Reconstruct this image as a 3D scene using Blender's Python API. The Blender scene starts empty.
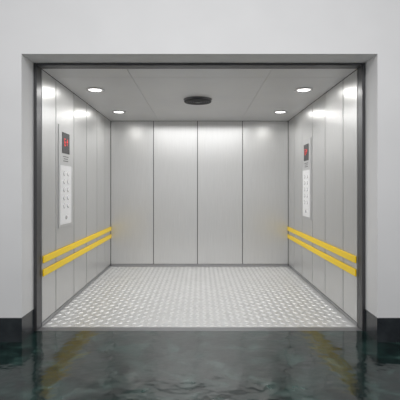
import bpy, bmesh, math, random
from mathutils import Vector, Matrix
random.seed(3)
sc=bpy.context.scene
sc.view_settings.view_transform='Standard'
S=3.5/415.6
VZ=141*S; H=VZ+120.5*S; HW=160*S; L=2.806

# ---------- materials ----------
def mat(name,col,rough=.5,metal=0,emit=None,es=0,spec=None):
    m=bpy.data.materials.new(name); m.use_nodes=True
    b=m.node_tree.nodes['Principled BSDF']
    b.inputs['Base Color'].default_value=(*col,1)
    b.inputs['Roughness'].default_value=rough
    b.inputs['Metallic'].default_value=metal
    if emit:
        b.inputs['Emission Color'].default_value=(*emit,1); b.inputs['Emission Strength'].default_value=es
    return m
def noisy(m,c1,c2,scale=(1,1,1),ns=5,detail=4,lo=.3,hi=.7,bump=0,rough=None):
    nt=m.node_tree; b=nt.nodes['Principled BSDF']
    tc=nt.nodes.new('ShaderNodeTexCoord'); mp=nt.nodes.new('ShaderNodeMapping'); mp.inputs['Scale'].default_value=scale
    n=nt.nodes.new('ShaderNodeTexNoise'); n.inputs['Scale'].default_value=ns; n.inputs['Detail'].default_value=detail
    r=nt.nodes.new('ShaderNodeValToRGB'); r.color_ramp.elements[0].position=lo; r.color_ramp.elements[1].position=hi
    r.color_ramp.elements[0].color=(*c1,1); r.color_ramp.elements[1].color=(*c2,1)
    nt.links.new(tc.outputs['Object'],mp.inputs[0]); nt.links.new(mp.outputs[0],n.inputs['Vector'])
    nt.links.new(n.outputs['Fac'],r.inputs[0]); nt.links.new(r.outputs[0],b.inputs['Base Color'])
    return m
steel=noisy(mat('brushed_steel',(.6,.6,.6),.33,.65),(.61,.61,.605),(.68,.68,.675),(60,60,.6),6)
ceilm=noisy(mat('ceiling_panel',(.6,.6,.6),.4,.3),(.69,.69,.70),(.73,.73,.735),(1,1,1),2)
groove=mat('groove_dark',(.035,.035,.035),.6)
dark=mat('dark_steel_frame',(.10,.10,.105),.35,.7)
plate=noisy(mat('chequer_plate',(.5,.5,.5),.42,.4),(.49,.49,.49),(.57,.57,.57),(1,1,1),9)
tread=mat('tread_metal',(.66,.66,.655),.3,.45)
sill=mat('aluminium_sill',(.38,.38,.39),.35,.8)
wallm=noisy(mat('painted_wall',(.7,.7,.7),.7),(.70,.70,.705),(.73,.73,.735),(1,1,1),3)
skirt=noisy(mat('skirting_stone',(.02,.025,.03),.25),(.010,.013,.017),(.026,.032,.036),(1,1,1),8)
yellow=mat('yellow_rail',(1,.70,.012),.4)
chrome=mat('chrome',(.8,.8,.8),.15,1)
blk=mat('black_glass',(.008,.006,.008),.25)
red=mat('red_led',(.7,.02,.02),.4,0,(1,.03,.02),.4)
lampm=mat('lamp_diffuser',(1,1,1),.4,0,(1,1,.98),4)
copm=mat('control_plate',(.62,.62,.62),.35,.5)
copw=mat('button_plate',(.84,.84,.85),.4,.05)
btn=mat('button_metal',(.62,.62,.63),.25,.6)
fanm=mat('fan_grille',(.06,.06,.065),.4,.6)
fanrim=mat('fan_rim',(.16,.16,.17),.3,.8)
ink=mat('label_ink',(.06,.06,.06),.5)
mar=mat('green_marble',(.02,.05,.045),.12)
nt=mar.node_tree;b=nt.nodes['Principled BSDF']
tc=nt.nodes.new('ShaderNodeTexCoord')
n1=nt.nodes.new('ShaderNodeTexNoise');n1.inputs['Scale'].default_value=6;n1.inputs['Detail'].default_value=10;n1.inputs['Distortion'].default_value=.6
r1=nt.nodes.new('ShaderNodeValToRGB')
e=r1.color_ramp.elements; e[0].position=.36;e[0].color=(.002,.007,.007,1);e[1].position=.75;e[1].color=(.035,.072,.064,1)
x=e.new(.54);x.color=(.006,.019,.017,1)
nt.links.new(tc.outputs['Object'],n1.inputs['Vector']);nt.links.new(n1.outputs['Fac'],r1.inputs[0]);nt.links.new(r1.outputs[0],b.inputs['Base Color'])
n2=nt.nodes.new('ShaderNodeTexNoise');n2.inputs['Scale'].default_value=7
bp=nt.nodes.new('ShaderNodeBump');bp.inputs['Strength'].default_value=.5;bp.inputs['Distance'].default_value=.01
nt.links.new(tc.outputs['Object'],n2.inputs['Vector']);nt.links.new(n2.outputs['Fac'],bp.inputs['Height']);nt.links.new(bp.outputs[0],b.inputs['Normal'])

# ---------- mesh builder ----------
class MB:
    def __init__(s): s.bm=bmesh.new(); s.mats=[]
    def mi(s,m):
        if m not in s.mats: s.mats.append(m)
        return s.mats.index(m)
    def box(s,x0,x1,y0,y1,z0,z1,m,bev=0,xf=None):
        r=bmesh.ops.create_cube(s.bm,size=1)
        vs=r['verts']
        for v in vs:
            v.co=Vector((x0 if v.co.x<0 else x1,y0 if v.co.y<0 else y1,z0 if v.co.z<0 else z1))
            if xf: v.co=xf@v.co
        fs=set(f for v in vs for f in v.link_faces)
        k=s.mi(m)
        for f in fs:f.material_index=k
        if bev:
            es=set(e for v in vs for e in v.link_edges)
            bmesh.ops.bevel(s.bm,geom=list(es),offset=bev,segments=2,affect='EDGES',material=k)
    def cyl(s,c,r,d,axis,m,seg=32,r2=None):
        mt=Matrix.Translation(c)@({'z':Matrix(),'x':Matrix.Rotation(math.pi/2,4,'Y'),'y':Matrix.Rotation(math.pi/2,4,'X')}[axis])
        q=bmesh.ops.create_cone(s.bm,cap_ends=True,segments=seg,radius1=r,radius2=r if r2 is None else r2,depth=d,matrix=mt)
        k=s.mi(m)
        for f in set(f for v in q['verts'] for f in v.link_faces): f.material_index=k
    def ring(s,c,R,r,m,seg=48,ms=10,flat=1):
        k=s.mi(m); g=[]
        for i in range(seg):
            a=2*math.pi*i/seg; row=[]
            for j in range(ms):
                t=2*math.pi*j/ms; rr=R+r*math.cos(t)
                row.append(s.bm.verts.new((c[0]+rr*math.cos(a),c[1]+rr*math.sin(a),c[2]+flat*r*math.sin(t))))
            g.append(row)
        for i in range(seg):
            for j in range(ms):
                f=s.bm.faces.new((g[i][j],g[(i+1)%seg][j],g[(i+1)%seg][(j+1)%ms],g[i][(j+1)%ms])); f.material_index=k; f.smooth=True
    def out(s,name):
        me=bpy.data.meshes.new(name); bmesh.ops.recalc_face_normals(s.bm,faces=s.bm.faces); s.bm.to_mesh(me); s.bm.free()
        for m in s.mats: me.materials.append(m)
        o=bpy.data.objects.new(name,me); sc.collection.objects.link(o); return o

# ---------- hall ----------
OW=1.375; OT=VZ+123*S; WY=-0.29
w=MB()
w.box(-4,-OW,WY,0,0,3.2,wallm); w.box(OW,4,WY,0,0,3.2,wallm); w.box(-OW,OW,WY,0,OT,3.2,wallm)
w.out('wall_front')
f=MB(); f.box(-4,4,-6,-0.045,-.1,0,mar); f.out('hall_floor')
for sg,nm in((-1,'baseboard_left'),(1,'baseboard_right')):
    q=MB(); a=sorted((sg*(OW-.008),sg*4))
    q.box(a[0],a[1],WY-.012,WY,0,.185,skirt)
    a=sorted((sg*(OW-.008),sg*OW)); q.box(a[0],a[1],WY,-.001,0,.185,skirt)
    q.out(nm)
q=MB()
for sg in(-1,1):
    a=sorted((sg*(HW+.001),sg*(OW+.0)))
    q.box(a[0]+(.001 if sg<0 else 0),a[1]-(.001 if sg>0 else 0),-.06,.045,0,OT-.001,dark,.003)
q.box(-HW-.001,HW+.001,-.06,.045,H+.001,OT-.001,dark,.003)
q.out('elevator_door_frame')
q=MB()
y=-.044
while y<.04:
    q.box(-HW,HW,y,y+.013,-.03,.001,sill,.002); y+=.019
q.box(-HW,HW,-.044,.055,-.06,-.02,groove)
q.out('elevator_door_sill')

# ---------- cabin ----------
g=.006
def side_wall(sg,name):
    q=MB()
    ys=[.05,.40,.96,1.46,1.96,2.42,L]
    for i in range(len(ys)-1):
        a=sorted((sg*HW,sg*(HW+.025)))
        q.box(a[0],a[1],ys[i]+g,ys[i+1]-g,.035,H,steel,.003)
    a=sorted((sg*(HW+.02),sg*(HW+.06)))
    q.box(a[0],a[1],.05,L+.05,0,H+.05,groove)
    a=sorted((sg*HW,sg*(HW+.02)))
    q.box(a[0],a[1],.055,L-.005,0,.03,sill,.002)
    return q.out(name)
side_wall(-1,'wall_left'); side_wall(1,'wall_right')
q=MB()
xs=[(p-199.5)*S/.555 for p in (110.8,153.5,197.5,242.5,288.2)]; xs[0]=-HW;xs[-1]=HW
for i in range(4): q.box(xs[i]+g*.8,xs[i+1]-g*.8,L,L+.025,.035,H-.001,steel,.003)
q.box(-HW-.02,HW+.02,L+.02,L+.06,0,H+.05,groove)
q.box(-HW+.003,HW-.003,L-.004,L+.02,0,.03,sill,.002)
q.out('wall_back')
q=MB()
cx=[-HW,-.62,.62,HW]; cy=[.046,.32,L]
for i in range(3):
    for j in range(2):
        q.box(cx[i]+.001,cx[i+1]-.001,cy[j]+.001,cy[j+1]-.001,H+.002,H+.022,ceilm,.0015)
q.box(-HW,HW,.05,L,H+.02,H+.06,groove)
q.out('ceiling')
q=MB()
q.box(-HW-.06,HW+.06,.056,L+.06,-.06,-.003,plate)
k=q.mi(tread); P=.062
nx=int(2*HW/P); ny=int((L-.06)/P)
for i in range(nx+1):
    for j in range(ny+1):
        cx_=-HW+.03+i*P; cy_=.09+j*P
        if cx_>HW-.02 or cy_>L-.02: continue
        a=math.radians(45 if (i+j)%2 else -45); c,s=math.cos(a),math.sin(a)
        def T(u,v,z): return q.bm.verts.new((cx_+u*c-v*s,cy_+u*s+v*c,z))
        l,wd=.030,.0095
        ba=[T(-l,0,-.003),T(-l*.4,-wd,-.003),T(l*.4,-wd,-.003),T(l,0,-.003),T(l*.4,wd,-.003),T(-l*.4,wd,-.003)]
        tp=[T(-l*.75,0,.001),T(-l*.3,-wd*.45,.001),T(l*.3,-wd*.45,.001),T(l*.75,0,.001),T(l*.3,wd*.45,.001),T(-l*.3,wd*.45,.001)]
        for n in range(6):
            q.bm.faces.new((ba[n],ba[(n+1)%6],tp[(n+1)%6],tp[n])).material_index=k
        q.bm.faces.new(tp).material_index=k
q.out('floor')

for sg in(-1,1):
    q=MB()
    for zc in(VZ-73*S,VZ-86.5*S):
        a=sorted((sg*(HW-.016),sg*(HW-.005)))
        q.box(a[0],a[1],.052,L-.01,zc-.031,zc+.031,yellow,.004)
        yy=.2
        while yy<L:
            a=sorted((sg*(HW-.008),sg*HW)); q.box(a[0],a[1],yy-.03,yy+.03,zc-.02,zc+.02,sill); yy+=.6
    q.out('yellow_guard_rail')

def cop(sg,yc):
    q=MB(); O=.001
    def bx(d0,d1,y0,y1,z0,z1,m,bev=0):
        a=sorted((sg*(HW-d0-O),sg*(HW-d1-O))); q.box(a[0],a[1],y0,y1,z0,z1,m,bev)
    bx(0,.008,yc-.2,yc+.2,.80,1.80,copm,.002)
    bx(.008,.011,yc-.17,yc+.17,.83,1.41,copw,.001)
    bx(.008,.012,yc-.11,yc+.11,1.53,1.735,blk,.001)
    d0,d1=.012,.0135
    for (u0,u1,v0,v1) in((.015,.055,.04,.047),(.048,.055,-.02,.047),(.015,.055,.010,.017),(.015,.022,-.02,.016),(.015,.055,-.027,-.02)):
        ya,yb=sorted((yc+sg*u0,yc+sg*u1)); bx(d0,d1,ya,yb,1.63+v0,1.63+v1,red)
    for n in range(5):
        hw=.003+.004*n; bx(d0,d1,yc-sg*.035-hw,yc-sg*.035+hw,1.67-n*.007,1.677-n*.007,red)
    bx(d0,d1,yc-sg*.035-.004,yc-sg*.035+.004,1.61,1.64,red)
    for n,wd in enumerate((.11,.08,.10)):
        bx(.008,.0088,yc-wd/1.3,yc+wd/1.3,1.495-.022*n,1.502-.022*n,ink)
    for r in range(5):
        for c in(-1,1):
            z=1.33-r*.08
            q.cyl((sg*(HW-.014),yc+c*.06,z),.022,.006,'x',btn,20)
            q.cyl((sg*(HW-.0175),yc+c*.06,z),.018,.003,'x',copw,20)
    q.cyl((sg*(HW-.014),yc,.895),.02,.006,'x',btn,20)
    q.out('elevator_control_panel')
cop(-1,.66); cop(1,1.71)

for X,Y in((-1.075,.785),(-1.075,2.03),(1.075,.785),(1.075,2.03)):
    q=MB(); zc=H+.002
    q.ring((X,Y,zc-.006),.078,.014,chrome,flat=.5)
    q.cyl((X,Y,zc-.004),.068,.006,'z',lampm,40)
    q.out('recessed_downlight')
    l=bpy.data.lights.new('downlight_lamp','AREA'); l.shape='DISK'; l.size=.13; l.energy=2.2; l.color=(1,.99,.96)
    o=bpy.data.objects.new('downlight_lamp',l); o.location=(X,Y,H-.02); sc.collection.objects.link(o)
q=MB(); X,Y=-.02,1.27
q.cyl((X,Y,H-.008),.155,.022,'z',fanrim,48,r2=.165)
q.cyl((X,Y,H-.02),.14,.006,'z',groove,48)
for R in(.15,.125,.10,.075,.05): q.ring((X,Y,H-.025),R,.007,fanm)
q.cyl((X,Y,H-.026),.035,.014,'z',fanm,32)
for n in range(4):
    q.box(-.145,.145,-.004,.004,-.004,.004,fanm,xf=Matrix.Translation((X,Y,H-.024))@Matrix.Rotation(n*math.pi/4,4,'Z'))
q.out('ceiling_ventilation_fan')

# ---------- lighting ----------
def area(name,loc,rot,sx,sy,e,col=(1,1,1)):
    l=bpy.data.lights.new(name,'AREA'); l.shape='RECTANGLE'; l.size=sx;l.size_y=sy;l.energy=e;l.color=col
    o=bpy.data.objects.new(name,l); o.location=loc; o.rotation_euler=rot; sc.collection.objects.link(o)
area('hall_fill_light',(0,-2.6,3.1),(math.radians(20),0,0),3.5,1.2,66)  # unseen overhead area light, added to light the hall side
area('cabin_fill_light',(0,1.6,H-.06),(0,0,0),1.6,1.8,26,(1,1,.995))  # added fill to brighten the cabin; no fixture here besides the downlights
wd=bpy.data.worlds.new('world'); sc.world=wd; wd.use_nodes=True
wd.node_tree.nodes['Background'].inputs[0].default_value=(.99,.99,1,1); wd.node_tree.nodes['Background'].inputs[1].default_value=.56

cam=bpy.data.cameras.new('camera'); cam.sensor_width=36; cam.lens=36*415.6/400; cam.shift_y=-12/400; cam.shift_x=.5/400
o=bpy.data.objects.new('camera',cam); o.location=(0,-3.5,VZ); o.rotation_euler=(math.pi/2,0,0); sc.collection.objects.link(o); sc.camera=o
